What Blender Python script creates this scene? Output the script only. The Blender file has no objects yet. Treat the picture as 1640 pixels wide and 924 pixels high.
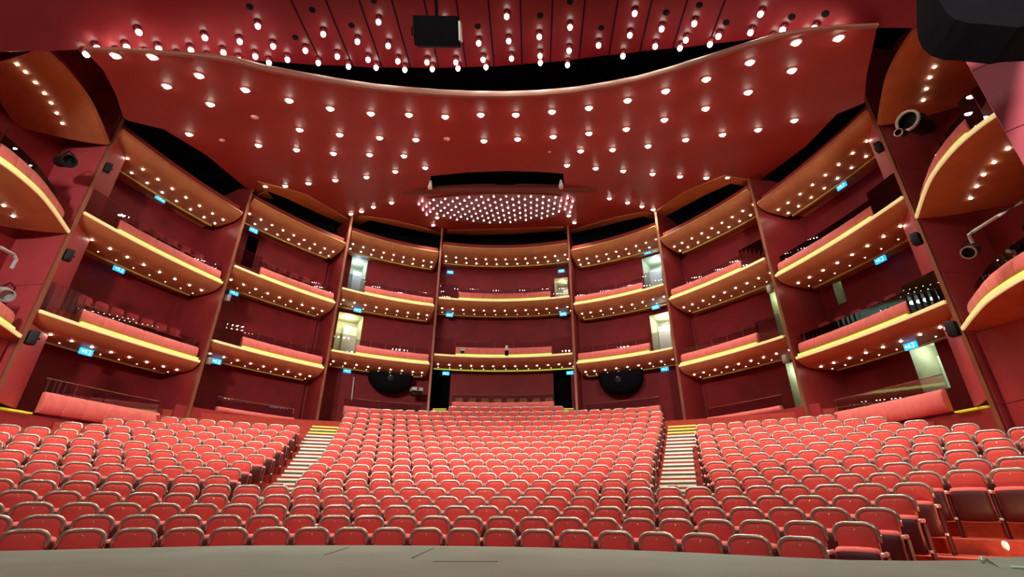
import bpy, bmesh, math, random
from mathutils import Vector, Matrix
from mathutils.geometry import tessellate_polygon
random.seed(7)
PI = math.pi
S = bpy.context.scene
C = S.collection
# ------------------------------------------------------------------ camera model (metres; fitted to the photograph)
F, PITCH, YAW, ROLL, XC = 761.456, math.radians(24.799), math.radians(2.5585), math.radians(-0.39954), 1.5642
CZ = 1.176                                     # eye height above the front stalls floor
cy, sy = math.cos(YAW), math.sin(YAW); cp, sp = math.cos(PITCH), math.sin(PITCH); cr, sr = math.cos(ROLL), math.sin(ROLL)
R_ = Vector((cy, sy, 0)); F0 = Vector((-sy, cy, 0))
FW = (F0 * cp + Vector((0, 0, 1)) * sp); UP = (-F0 * sp + Vector((0, 0, 1)) * cp)
EU = R_ * cr - UP * sr; EV = R_ * sr + UP * cr
CAM = Vector((XC, 0, CZ))
def ray(u, v): return (EU * ((u - 820) / F) + EV * ((462 - v) / F) + FW)
def pix(p):
    d = Vector(p) - CAM; w = d.dot(FW)
    return (820 + F * d.dot(EU) / w, 462 - F * d.dot(EV) / w) if w > 0 else (-9999, -9999)
def at_z(u, v, z):
    d = ray(u, v); t = (z - CZ) / d.z; return CAM + d * t
def at_y(u, v, y):
    d = ray(u, v); return CAM + d * (y / d.y)
cam = bpy.data.cameras.new('camera'); co = bpy.data.objects.new('camera', cam); C.objects.link(co)
cam.sensor_width = 36; cam.lens = F / 1640 * 36; cam.clip_start = .05; cam.clip_end = 200
M = Matrix((EU, EV, -FW)).transposed().to_4x4(); M.translation = CAM; co.matrix_world = M
S.camera = co

# ------------------------------------------------------------------ materials
def mat(name, col, rough=.6, metal=0., noise=0., nscale=30., bump=0., emit=None, es=0., spec=.5, sheen=0., coat=0.):
    m = bpy.data.materials.new(name); m.use_nodes = True
    nt = m.node_tree; b = nt.nodes['Principled BSDF']
    b.inputs['Base Color'].default_value = (*col, 1); b.inputs['Roughness'].default_value = rough
    b.inputs['Metallic'].default_value = metal; b.inputs['Specular IOR Level'].default_value = spec
    b.inputs['Sheen Weight'].default_value = sheen; b.inputs['Coat Weight'].default_value = coat
    if noise or bump:
        tc = nt.nodes.new('ShaderNodeTexCoord'); n = nt.nodes.new('ShaderNodeTexNoise')
        n.inputs['Scale'].default_value = nscale; n.inputs['Detail'].default_value = 4
        nt.links.new(tc.outputs['Object'], n.inputs['Vector'])
        if noise:
            r = nt.nodes.new('ShaderNodeValToRGB')
            r.color_ramp.elements[0].position = .3; r.color_ramp.elements[1].position = .7
            r.color_ramp.elements[0].color = (*[max(0, c * (1 - noise)) for c in col], 1)
            r.color_ramp.elements[1].color = (*[min(1, c * (1 + noise)) for c in col], 1)
            nt.links.new(n.outputs['Fac'], r.inputs['Fac']); nt.links.new(r.outputs['Color'], b.inputs['Base Color'])
        if bump:
            bp = nt.nodes.new('ShaderNodeBump'); bp.inputs['Strength'].default_value = bump; bp.inputs['Distance'].default_value = .01
            nt.links.new(n.outputs['Fac'], bp.inputs['Height']); nt.links.new(bp.outputs['Normal'], b.inputs['Normal'])
    if emit:
        b.inputs['Emission Color'].default_value = (*emit, 1); b.inputs['Emission Strength'].default_value = es
    return m
def glass_mat(name, tint, refl):
    m = bpy.data.materials.new(name); m.use_nodes = True; nt = m.node_tree; nt.nodes.clear()
    o = nt.nodes.new('ShaderNodeOutputMaterial'); mx = nt.nodes.new('ShaderNodeMixShader')
    t = nt.nodes.new('ShaderNodeBsdfTransparent'); g = nt.nodes.new('ShaderNodeBsdfGlossy'); f = nt.nodes.new('ShaderNodeFresnel')
    t.inputs['Color'].default_value = (*tint, 1); g.inputs['Roughness'].default_value = 0.
    mth = nt.nodes.new('ShaderNodeMath'); mth.operation = 'ADD'; mth.inputs[1].default_value = refl
    nt.links.new(f.outputs[0], mth.inputs[0]); nt.links.new(mth.outputs[0], mx.inputs[0])
    nt.links.new(t.outputs[0], mx.inputs[1]); nt.links.new(g.outputs[0], mx.inputs[2]); nt.links.new(mx.outputs[0], o.inputs[0])
    return m
MT = dict(
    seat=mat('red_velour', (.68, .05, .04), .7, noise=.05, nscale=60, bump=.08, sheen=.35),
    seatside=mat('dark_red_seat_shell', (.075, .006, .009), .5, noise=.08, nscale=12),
    rail=mat('grey_taupe_rail', (.46, .41, .34), .2, metal=.55, noise=.06, nscale=9),
    cap=mat('pale_metal_cap', (.9, .82, .66), .25, metal=.2),
    brass=mat('brass_plate', (.8, .55, .22), .25, metal=.9),
    pad=mat('salmon_red_padding', (.76, .16, .145), .7, noise=.08, nscale=6, bump=.05, sheen=.2),
    soffit=mat('orange_wood_soffit', (.47, .2, .085), .5, noise=.14, nscale=2.2),
    wall=mat('deep_red_wall', (.25, .012, .016), .65, noise=.16, nscale=1.6, bump=.05),
    fin=mat('red_lacquer_fin', (.33, .032, .035), .4, noise=.12, nscale=1.5),
    finedge=mat('bronze_edge', (.3, .11, .06), .35, metal=.3, noise=.1, nscale=3),
    ceil=mat('red_plaster_ceiling', (.33, .036, .039), .55, noise=.1, nscale=.5),
    sail=mat('dark_red_gloss_sail', (.1, .0065, .01), .3, noise=.12, nscale=1.0, spec=.3),
    tan=mat('tan_wood_edge', (.5, .2, .08), .5, noise=.12, nscale=2),
    rim=mat('brown_ceiling_rim', (.24, .085, .055), .6, noise=.12, nscale=2),
    visor=mat('brown_visor', (.12, .03, .025), .5, noise=.1, nscale=2),
    black=mat('matt_black', (.0035, .0035, .005), .9, spec=.1, noise=.2, nscale=6),
    blackgloss=mat('black_casing', (.01, .011, .013), .55, spec=.25, noise=.15, nscale=8),
    cream=mat('cream_ledge_glow', (.8, .72, .4), .35, noise=.05, nscale=4, emit=(.85, .75, .3), es=.5),  # emission paints in the strip light falling on the ledge, itself no lamp
    ledstrip=mat('green_yellow_strip_light', (.5, .7, .15), .5, emit=(.4, .78, .1), es=.95),
    gold=mat('gold_trim', (.55, .42, .1), .4, noise=.1, nscale=4),
    goldlit=mat('lit_lime_trim', (.5, .6, .1), .4, emit=(.6, .75, .1), es=.5),  # LED light on the centre rear trim, put in as emission
    ring=mat('lamp_ring', (.5, .25, .2), .4),
    lamp=mat('warm_lamp', (1, 1, 1), .5, emit=(1, .93, .74), es=40.),
    lampsmall=mat('small_warm_lamp', (1, 1, 1), .5, emit=(1, .9, .74), es=45.),
    bulb=mat('sail_bulb', (1, 1, 1), .5, emit=(1, .93, .76), es=14.),
    lampdim=mat('dim_warm_lamp', (1, 1, 1), .5, emit=(1, .86, .66), es=7.),
    led=mat('violet_white_led', (1, 1, 1), .5, emit=(1, .9, .97), es=45.),
    starpanel=mat('mauve_star_panel', (.3, .12, .14), .4, noise=.08, nscale=1),
    carpet=mat('red_carpet', (.42, .05, .03), .8, noise=.2, nscale=14, bump=.15),
    step=mat('olive_step', (.17, .16, .085), .6, noise=.15, nscale=6),
    nose=mat('white_nosing', (.97, .96, .9), .35, noise=.03, nscale=10),
    yellownose=mat('yellow_nosing', (.75, .72, .06), .35, emit=(.7, .7, .04), es=.35),  # nosing is no lamp; its brightness is put in as emission
    stage=mat('grey_stage_paint', (.15, .22, .19), .42, noise=.16, nscale=1.3, bump=.04),
    scratch=mat('dark_scratch', (.05, .05, .045), .7, noise=.2),
    blue=mat('blue_sign_face', (.02, .3, .8), .4, emit=(.02, .42, .95), es=1.5),
    white=mat('white_plastic', (.8, .82, .78), .35, noise=.03),
    whitelit=mat('white_pictogram', (.9, .95, 1), .4, emit=(.75, .95, 1), es=1.5),
    corridor=mat('pale_green_paint', (.5, .52, .38), .6, noise=.06, nscale=3),
    grey=mat('grey_metal', (.42, .44, .42), .35, metal=.4, noise=.08),
    brown=mat('ochre_wood_chair', (.6, .36, .06), .5, noise=.2, nscale=8),
    chair=mat('dark_red_chair', (.42, .035, .04), .6, noise=.15, nscale=9),
    frontpanel=mat('lit_fin_panel', (.5, .065, .08), .55, noise=.08, nscale=1.5),  # lighter copy of the fin red; light on these panels is in the colour
    pinklit=mat('pink_lit_proscenium', (.5, .085, .12), .5, noise=.08, nscale=1.5),  # pink light on the panel is put into its base colour
    detector=mat('pale_pink_plastic', (.75, .4, .36), .4),
    glass=glass_mat('balcony_glass', (.86, .83, .88), .04),
)
for k in ('led', 'lamp', 'bulb'):
    try: MT[k].cycles.emission_sampling = 'NONE'
    except Exception: pass

# ------------------------------------------------------------------ helpers
def newobj(name, me, m, parent=None):
    o = bpy.data.objects.new(name, me); C.objects.link(o)
    for q in (m if isinstance(m, (list, tuple)) else [m]):
        if q is not None: me.materials.append(q)
    if parent: o.parent = parent
    return o
def obj(name, bm, m, parent=None, smooth=False, ang=40):
    me = bpy.data.meshes.new(name); bmesh.ops.recalc_face_normals(bm, faces=bm.faces); bm.to_mesh(me); bm.free()
    if smooth:
        for p in me.polygons: p.use_smooth = True
        try: me.set_sharp_from_angle(angle=math.radians(ang))
        except Exception: pass
    return newobj(name, me, m, parent)
def tag(o, label=None, cat=None, group=None, kind=None):
    if label: o['label'] = label
    if cat: o['category'] = cat
    if group: o['group'] = group
    if kind: o['kind'] = kind
    return o
def empty(name, loc=(0, 0, 0), rz=0, label=None, cat=None, group=None):
    o = bpy.data.objects.new(name, None); C.objects.link(o); o.location = loc; o.rotation_euler = (0, 0, rz); o.empty_display_size = .1
    return tag(o, label, cat, group)
def struct(name, bm, m, smooth=False, label=None):
    o = obj(name, bm, m, None, smooth); o['kind'] = 'structure'
    if label: o['label'] = label
    return o
def box(bm, a, b, mx=None):
    (x0, y0, z0), (x1, y1, z1) = a, b
    v = [bm.verts.new(p) for p in ((x0, y0, z0), (x1, y0, z0), (x1, y1, z0), (x0, y1, z0), (x0, y0, z1), (x1, y0, z1), (x1, y1, z1), (x0, y1, z1))]
    if mx is not None:
        for q in v: q.co = mx @ q.co
    f = [bm.faces.new([v[i] for i in q]) for q in ((0, 3, 2, 1), (4, 5, 6, 7), (0, 1, 5, 4), (1, 2, 6, 5), (2, 3, 7, 6), (3, 0, 4, 7))]
    return v, f
def rbox(bm, a, b, r, seg=2, mx=None):
    t = bmesh.new(); box(t, a, b)
    bmesh.ops.bevel(t, geom=list(t.edges), offset=r, segments=seg, affect='EDGES', profile=.5)
    merge(bm, t, mx)
def merge(bm, t, mx=None):
    mp = {}
    for v in t.verts: mp[v] = bm.verts.new(mx @ v.co if mx is not None else v.co)
    for f in t.faces:
        try: bm.faces.new([mp[v] for v in f.verts])
        except ValueError: pass
    t.free()
def cyl(bm, p, q, r0, r1=None, n=16, cap=True):
    r1 = r0 if r1 is None else r1
    p, q = Vector(p), Vector(q); d = (q - p).normalized()
    a = d.cross(Vector((0, 0, 1)) if abs(d.z) < .9 else Vector((1, 0, 0))).normalized(); b = d.cross(a)
    A = [bm.verts.new(p + (a * math.cos(2 * PI * i / n) + b * math.sin(2 * PI * i / n)) * r0) for i in range(n)]
    B = [bm.verts.new(q + (a * math.cos(2 * PI * i / n) + b * math.sin(2 * PI * i / n)) * r1) for i in range(n)]
    for i in range(n): bm.faces.new([A[i], A[(i + 1) % n], B[(i + 1) % n], B[i]])
    if cap: bm.faces.new(A[::-1]); bm.faces.new(B)
def tube(bm, pts, r, n=8):
    pts = [Vector(p) for p in pts]; rings = []
    up = Vector((0, 1, 0))
    for i, p in enumerate(pts):
        d = (pts[min(i + 1, len(pts) - 1)] - pts[max(i - 1, 0)]).normalized()
        a = up - d * up.dot(d)
        if a.length < .1: a = Vector((1, 0, 0)) - d * d.x
        a.normalize(); b = d.cross(a)
        rings.append([bm.verts.new(p + (a * math.cos(2 * PI * k / n) + b * math.sin(2 * PI * k / n)) * r) for k in range(n)])
    for A, B in zip(rings, rings[1:]):
        for k in range(n): bm.faces.new([A[k], A[(k + 1) % n], B[(k + 1) % n], B[k]])
    bm.faces.new(rings[0][::-1]); bm.faces.new(rings[-1])
def lathe(bm, prof, n=20, mx=None):
    rings = []
    for r, z in prof:
        if r < 1e-5: rings.append([bm.verts.new((0, 0, z))])
        else: rings.append([bm.verts.new((r * math.cos(2 * PI * k / n), r * math.sin(2 * PI * k / n), z)) for k in range(n)])
    if mx is not None:
        for g in rings:
            for v in g: v.co = mx @ v.co
    for A, B in zip(rings, rings[1:]):
        for k in range(n):
            a = [A[k % len(A)], A[(k + 1) % len(A)], B[(k + 1) % len(B)], B[k % len(B)]]
            q = list(dict.fromkeys(a))
            if len(q) > 2:
                try: bm.faces.new(q)
                except ValueError: pass
def strip(bm, loops, closed=False, caps=False):
    V = [[bm.verts.new(p) for p in L] for L in loops]
    n = len(V[0])
    for A, B in zip(V, V[1:]):
        for k in range(n if closed else n - 1): bm.faces.new([A[k], A[(k + 1) % n], B[(k + 1) % n], B[k]])
    if caps and closed: bm.faces.new(V[0][::-1]); bm.faces.new(V[-1])
def face_to(d):          # matrix whose +Z axis points along d
    d = Vector(d).normalized(); x = Vector((0, 0, 1)).cross(d)
    x = Vector((1, 0, 0)) if x.length < 1e-3 else x.normalized()
    return Matrix((x, d.cross(x), d)).transposed().to_4x4()
_O = 'first second third fourth fifth sixth seventh eighth ninth tenth eleventh twelfth thirteenth fourteenth fifteenth sixteenth seventeenth eighteenth nineteenth'.split()
_T = {2: ('twentieth', 'twenty'), 3: ('thirtieth', 'thirty'), 4: ('fortieth', 'forty'), 5: ('fiftieth', 'fifty'), 6: ('sixtieth', 'sixty'), 7: ('seventieth', 'seventy'), 8: ('eightieth', 'eighty')}
ORD = [_O[n - 1] if n < 20 else (_T[n // 10][0] if n % 10 == 0 else _T[n // 10][1] + '-' + _O[n % 10 - 1]) for n in range(1, 89)]

# ------------------------------------------------------------------ the plan: bays between radial fins, stepping down towards the stage
class Path:
    def __init__(s, pts):
        s.p = [Vector((x, y)) for x, y in pts]; s.L = [0.]
        for a, b in zip(s.p, s.p[1:]): s.L.append(s.L[-1] + (b - a).length)
        s.len = s.L[-1]
    def _seg(s, d):
        for i in range(len(s.p) - 2):
            if d < s.L[i + 1]: return i
        return len(s.p) - 2
    def xy(s, d, o=0.):
        i = s._seg(d); a, b = s.p[i], s.p[i + 1]; f = (d - s.L[i]) / (s.L[i + 1] - s.L[i])
        return a + (b - a) * f + s.nrm(d) * o
    def tan_(s, d):
        h = .12; i = s._seg(max(0, min(s.len, d - h))); j = s._seg(max(0, min(s.len, d + h)))
        t = (s.p[i + 1] - s.p[i]).normalized() + (s.p[j + 1] - s.p[j]).normalized(); return t.normalized()
    def nrm(s, d):
        t = s.tan_(d); n = Vector((-t.y, t.x)); return n * s.side
    def P(s, d, o, z):
        q = s.xy(d, o); return Vector((q.x, q.y, z))
def arc(P, Q, sag, n=24):
    P, Q = Vector(P), Vector(Q); m = (P + Q) / 2; out = (m - Vector((0, 12.3))).normalized()
    return [tuple(P.lerp(Q, i / n) + out * (4 * sag * (i / n) * (1 - i / n))) for i in range(n + 1)]
def catmull(pts, n=6):
    p = [Vector(q) for q in pts]; p = [p[0] * 2 - p[1]] + p + [p[-1] * 2 - p[-2]]; r = []
    for i in range(1, len(p) - 2):
        for k in range(n):
            t = k / n; a, b, c, d = p[i - 1:i + 3]
            r.append(tuple(.5 * ((2 * b) + (c - a) * t + (2 * a - 5 * b + 4 * c - d) * t * t + (3 * b - a - 3 * c + d) * t ** 3)))
    r.append(tuple(p[-2])); return r
BASE = {'A': arc((-12.55, 12.05), (-11.22, 17.27), .16), 'B': arc((-11.1, 17.52), (-8.3, 21.62), .16), 'C': arc((-8.25, 22.), (-3.9, 24.5), .24),
        'E': catmull([(-12.5, 11.83), (-11.96, 10.82), (-11.56, 9.97), (-11.33, 9.12), (-11.28, 8.5), (-11.36, 7.9), (-11.62, 7.2), (-12.05, 6.6)])}
H = {0: 7.519 - 3.346 + CZ, 1: 7.519 + CZ, 2: 10.865 + CZ, 3: 14.29 + CZ}
OFF = {'D': 0., 'C': -.55, 'B': -1.54, 'A': -2.47, 'E': -3.31}
PATH = {}
for b, p in BASE.items():
    for sd, sg in (('L', 1), ('R', -1)):
        q = Path([(x * sg, y) for x, y in p]); q.side = 1 if sg > 0 else -1
        if b == 'E': q.side = -q.side
        PATH[b + sd] = q
PATH['D'] = Path(arc((-3.72, 24.62), (3.72, 24.62), .55)); PATH['D'].side = 1
BAYS = ['AL', 'BL', 'CL', 'D', 'CR', 'BR', 'AR']
WHERE = {'D': 'the centre bay', 'CL': 'the bay next left of centre', 'CR': 'the bay next right of centre', 'BL': 'the second bay left of centre', 'BR': 'the second bay right of centre',
         'AL': 'the third bay left of centre', 'AR': 'the third bay right of centre', 'EL': 'the curved box at far left', 'ER': 'the curved box at far right'}
TIER = {0: 'ground tier', 1: 'first tier', 2: 'second tier', 3: 'top tier'}
PATH3 = {}
for sg, nm in ((1, 'EL'), (-1, 'ER')):
    q = Path([(x * sg, y) for x, y in BASE['E'] if y > 8.22] + [(-11.32 * sg, 8.2)]); q.side = -1 if sg > 0 else 1; PATH3[nm] = q
def zl(b, t): return H[t] + OFF[b[0]]
def hit(u, v, b, o):           # where the sight line meets the upright surface at offset o behind a bay's ledge: (distance along, z)
    p = PATH[b]; d = ray(u, v); best = None; n = 60
    for i in range(n):
        a, c = p.xy(p.len * i / n, o), p.xy(p.len * (i + 1) / n, o); e = c - a
        den = d.x * e.y - d.y * e.x
        if abs(den) < 1e-9: continue
        wx, wy = a.x - CAM.x, a.y - CAM.y
        t = (wx * e.y - wy * e.x) / den; s_ = (wx * d.y - wy * d.x) / den
        if t > 0 and (-.0001 <= s_ <= 1.0001 or (i == 0 and s_ < 0) or (i == n - 1 and s_ > 1)):
            if best is None or -.0001 <= s_ <= 1.0001: best = (p.len * (i + s_) / n, CAM.z + d.z * t)
    return best

# ------------------------------------------------------------------ shared small meshes
def mesh_of(fn, m, smooth=True):
    bm = bmesh.new(); fn(bm); bmesh.ops.recalc_face_normals(bm, faces=bm.faces); me = bpy.data.meshes.new('shape'); bm.to_mesh(me); bm.free()
    for p in me.polygons: p.use_smooth = smooth
    for q in (m if isinstance(m, (list, tuple)) else [m]): me.materials.append(q)
    return me
def inst(name, me, parent=None, loc=(0, 0, 0), rot=None, sc=None):
    o = bpy.data.objects.new(name, me); C.objects.link(o)
    if parent: o.parent = parent
    o.location = loc
    if rot is not None: o.rotation_euler = rot
    if sc is not None: o.scale = (sc,) * 3
    return o
ME_SOFLAMP = mesh_of(lambda b: lathe(b, [(0, -.026), (.026, -.02), (.036, -.006), (.036, .0), (0, .0)], 12), MT['lampsmall'])
ME_SOFLAMP2 = mesh_of(lambda b: lathe(b, [(0, -.018), (.016, -.014), (.023, -.005), (.023, .0), (0, .0)], 12), MT['lampdim'])

# ------------------------------------------------------------------ balconies
RISE = .42
RISERS = [('AL', 2), ('BL', 2), ('AR', 2), ('AL', 1), ('AR', 1)]
def build_balcony(b, t):
    p = PATH3[b] if t == 3 and b[0] == 'E' else PATH[b]; z0 = zl(b, t); L = p.len; E = b[0] == 'E'
    lab = {3: 'topmost orange soffit with two downlight rows, in %s' % WHERE[b],
           2: 'upper orange balcony with padded red front, in %s' % WHERE[b],
           1: 'lower orange balcony with padded red front, in %s' % WHERE[b]}[t]
    mid = p.P(L / 2, .4, z0)
    root = empty('balcony', mid, 0, lab, 'balcony', 'balconies round the auditorium')
    inv = Matrix.Translation(-mid)
    W = lambda d, o, z: inv @ p.P(d, o, z0 + z)
    n = 30; ds = [L * i / n for i in range(n + 1)]
    def put(name, bm, m, smooth=True, ang=40): return obj(name, bm, m, root, smooth, ang)
    # hull: soffit curve, floor slab
    if E: prof = [(.0, .0), (.0, -.05), (.2, -.1), (.5, -.15), (1., -.2), (1.7, -.22), (2.3, -.22), (2.3, .0)]
    else: prof = [(.0, .0), (.0, -.06), (.07, -.14), (.2, -.235), (.42, -.305), (.8, -.335), (1.55, -.335), (1.6, -.3), (1.6, -.12), (2.55, -.12), (2.55, .0)]
    bm = bmesh.new(); strip(bm, [[W(d, o, z) for o, z in prof] for d in ds], closed=True, caps=True)
    put('soffit', bm, MT['soffit'], True, 25)
    # ledge trim
    def ribbon(name, d0, d1, o0, o1, za, zb, m, k=30):
        bm = bmesh.new(); strip(bm, [[W(d0 + (d1 - d0) * i / k, o, z) for o, z in ((o0, za), (o1, za), (o1, zb), (o0, zb))] for i in range(k + 1)], closed=True, caps=True)
        return put(name, bm, m, False)
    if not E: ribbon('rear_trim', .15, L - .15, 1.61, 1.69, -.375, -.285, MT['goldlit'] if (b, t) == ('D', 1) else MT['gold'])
    if t == 3:
        ribbon('ledge_trim', .02, L - .02, -.04, .06, -.012, .045, MT['gold'] if b[0] in 'BCD' else MT['soffit'])
        ribbon('parapet', .02, L - .02, .25, .33, .002, .42, MT['wall'])
    else:
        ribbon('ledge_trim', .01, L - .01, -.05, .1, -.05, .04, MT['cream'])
        if b == 'D': c0, c1 = 1.15, L - 1.15
        elif E: c0, c1 = .3, L - 2.2
        else: c0, c1 = 1.22, L - .06
        ribbon('light_strip', c0, c1, .03, .12, .041, .135, MT['ledstrip'])
        # padded front with seams
        pr = [(.21, .137), (.15, .18), (.13, .27), (.125, .36), (.15, .47), (.2, .55), (.27, .585), (.34, .56), (.36, .137)]
        cen = (.25, .3)
        nseg = 6 if b != 'D' else 8; loops = []
        for k in range(nseg):
            a, c = c0 + (c1 - c0) * k / nseg, c0 + (c1 - c0) * (k + 1) / nseg
            for f, sh in ((0, .035), (.025, .006), (.1, 0), (.5, -.006), (.9, 0), (.975, .006), (1, .035)):
                if f == 1 and k < nseg - 1: continue
                d = a + (c - a) * f; loops.append([W(d, o + (cen[0] - o) * sh * 5, z + (cen[1] - z) * sh * 2) for o, z in pr])
        bm = bmesh.new(); strip(bm, loops, closed=True, caps=True); put('padded_front', bm, MT['pad'], True, 60)
        # glass
        g = bmesh.new(); strip(g, [[W(c0 + (c1 - c0) * i / 24, o, z) for o, z in ((.4, .5), (.415, .5), (.415, .92), (.4, .92))] for i in range(25)], closed=True, caps=True)
        put('glass_guard', g, MT['glass'], False)
        gaps = [(.06, c0 - .06)] if not E else [(c1 + .05, L - .1)]
        if b == 'D': gaps.append((c1 + .06, L - .06))
        for a, c in gaps:
            g = bmesh.new(); strip(g, [[W(a + (c - a) * i / 6, o, z) for o, z in ((.12, .04), (.135, .04), (.135, .98), (.12, .98))] for i in range(7)], closed=True, caps=True)
            put('glass_guard', g, MT['glass'], False)
            if t == 1 and not E:
                for q in range(2):
                    w0, w1 = a + .1, c - .1
                    bm = bmesh.new(); strip(bm, [[W(w0 + (w1 - w0) * i, o, z) for o, z in ((.3 + .35 * q, .05 + .1 * q), (.6 + .35 * q, .05 + .1 * q), (.6 + .35 * q, .13 + .1 * q), (.3 + .35 * q, .13 + .1 * q))] for i in (0, 1)], closed=True, caps=True)
                    put('step_nosing', bm, MT['yellownose'], False)
        # slim posts of the glass guard
        for k in range(1, 5):
            d = c0 + (c1 - c0) * k / 5; bm = bmesh.new(); cyl(bm, W(d, .43, .45), W(d, .43, .95), .008, n=6); put('guard_post', bm, MT['grey'])
    if t < 3 and (b, t) in RISERS: ribbon('riser', .1, L - .1, .5, 2.5, .002, RISE, MT['carpet'])
    # soffit downlights
    nl = {'D': 13, 'C': 9, 'B': 9, 'A': 9, 'E': 7}[b[0]]
    for i in range(nl):
        if E:
            d = .8 + min(3.6, L - 1.) * i / (nl - 1); inst('downlight', ME_SOFLAMP, root, W(d, .95, -.197))
        else:
            d = L * (i + .5) / nl + (.1 if b != 'D' else 0) * (0 if i == nl - 1 else 1)
            inst('downlight', ME_SOFLAMP, root, W(d, .72, -.332))
            inst('downlight', ME_SOFLAMP if t == 3 else ME_SOFLAMP2, root, W(min(L - .1, d + .06), 1.32, -.337))
    return root
for b in BAYS + ['EL', 'ER']:
    for t in (1, 2, 3): build_balcony(b, t)

# ------------------------------------------------------------------ fins (columns), rear walls with door openings
def quad(bm, a, b, c, d): bm.faces.new([bm.verts.new(p) for p in (a, b, c, d)])
def upright(bm, P, Q, th, z0, z1):       # upright slab between plan points
    P, Q = Vector(P), Vector(Q); n = Vector((-(Q - P).y, (Q - P).x)).normalized() * th / 2
    a = [P - n, Q - n, Q + n, P + n]
    lo = [bm.verts.new((q.x, q.y, z0)) for q in a]; hi = [bm.verts.new((q.x, q.y, z1)) for q in a]
    bm.faces.new(lo[::-1]); bm.faces.new(hi)
    for i in range(4): bm.faces.new([lo[i], lo[(i + 1) % 4], hi[(i + 1) % 4], hi[i]])
FINS = [((-12.53, 11.94), (-.985, .17), 13.4 - .75), ((-11.17, 17.4), (-.9, .43), 13.55), ((-8.28, 21.81), (-.62, .785), 15.1), ((-3.81, 24.57), (-.2, .98), 15.72)]
for k, ((x, y), (dx, dy), zt) in enumerate(FINS):
    for sg in (-1, 1):
        bm = bmesh.new(); q = (-x * sg * -1 if sg < 0 else -x, y)
        fx = x if sg < 0 else -x; fdx = dx if sg < 0 else -dx
        upright(bm, (fx + fdx * .06, y + dy * .06), (fx + fdx * 3.0, y + dy * 3.0), .1, 0, zt + CZ)
        struct('column', bm, MT['fin'])
        bm = bmesh.new(); upright(bm, (fx - fdx * .02, y - dy * .02), (fx + fdx * .065, y + dy * .065), .115, 0, zt + CZ)
        struct('trim', bm, MT['finedge'])
DOORS = []     # (bay, d0, d1, z0, z1, lit colour or None)
def door_px(b, u0, u1, vt, vb, lit, power=30):
    a = hit(u0, vt, b, 2.6); c = hit(u1, vt, b, 2.6); e = hit((u0 + u1) / 2, vb, b, 2.6)
    d0, d1 = sorted((a[0], c[0])); DOORS.append((b, max(.12, d0), min(PATH[b].len - .12, d1), e[1] - .6, (a[1] + c[1]) / 2, lit, power))
door_px('CL', 564, 590, 414, 458, (.6, .85, 1.), 26); door_px('CL', 543, 583, 503, 550, (1., .95, .55), 42)
door_px('CR', 1027, 1060, 410, 455, (.65, .9, 1.), 26); door_px('CR', 1040, 1074, 502, 550, (1., 1., .8), 42)
door_px('D', 888, 909, 445, 470, (1., .9, .6), 12)
door_px('BR', 1230, 1252, 462, 530, (.8, 1., .6), 12); door_px('BR', 1257, 1281, 580, 640, (.8, .95, .75), 14)
door_px('AR', 1450, 1494, 545, 600, (.85, 1., .8), 16); door_px('AR', 1320, 1334, 413, 470, (.9, 1., .8), 8)
door_px('D', 692, 723, 592, 640, None); door_px('D', 886, 914, 592, 640, None)
door_px('BL', 397, 416, 380, 425, None)
nd = 0
for b in BAYS:
    p = PATH[b]; L = p.len; top = zl(b, 3) + .5
    zs = [0, top]; dd = [-.35 if b != 'D' else -.1, L + .35 if b != 'D' else L + .1]
    for q in DOORS:
        if q[0] == b: zs += [q[3], q[4]]; dd += [q[1], q[2]]
    dd += [L * i / 16 for i in range(1, 16)]
    zs = sorted(set(zs)); dd = sorted(set(dd))
    bm = bmesh.new()
    for d0, d1 in zip(dd, dd[1:]):
        for z0, z1 in zip(zs, zs[1:]):
            dm, zm = (d0 + d1) / 2, (z0 + z1) / 2
            if any(q[0] == b and q[1] < dm < q[2] and q[3] < zm < q[4] for q in DOORS): continue
            strip(bm, [[p.P(d, o, z) for o, z in ((2.6, z0), (2.6, z1))] for d in (d0, d1)])
    bmesh.ops.remove_doubles(bm, verts=bm.verts, dist=.0005)
    struct('wall_back' if b == 'D' else 'wall_left' if b[1] == 'L' else 'wall_right', bm, MT['wall'], True)
    bm = bmesh.new(); strip(bm, [[p.P(d, 2.6, z) for z in (top, 17.8)] for d in (dd[0], *[L * i / 16 for i in range(1, 16)], dd[-1])])
    struct('wall_back_upper', bm, MT['black'], True)
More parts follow.
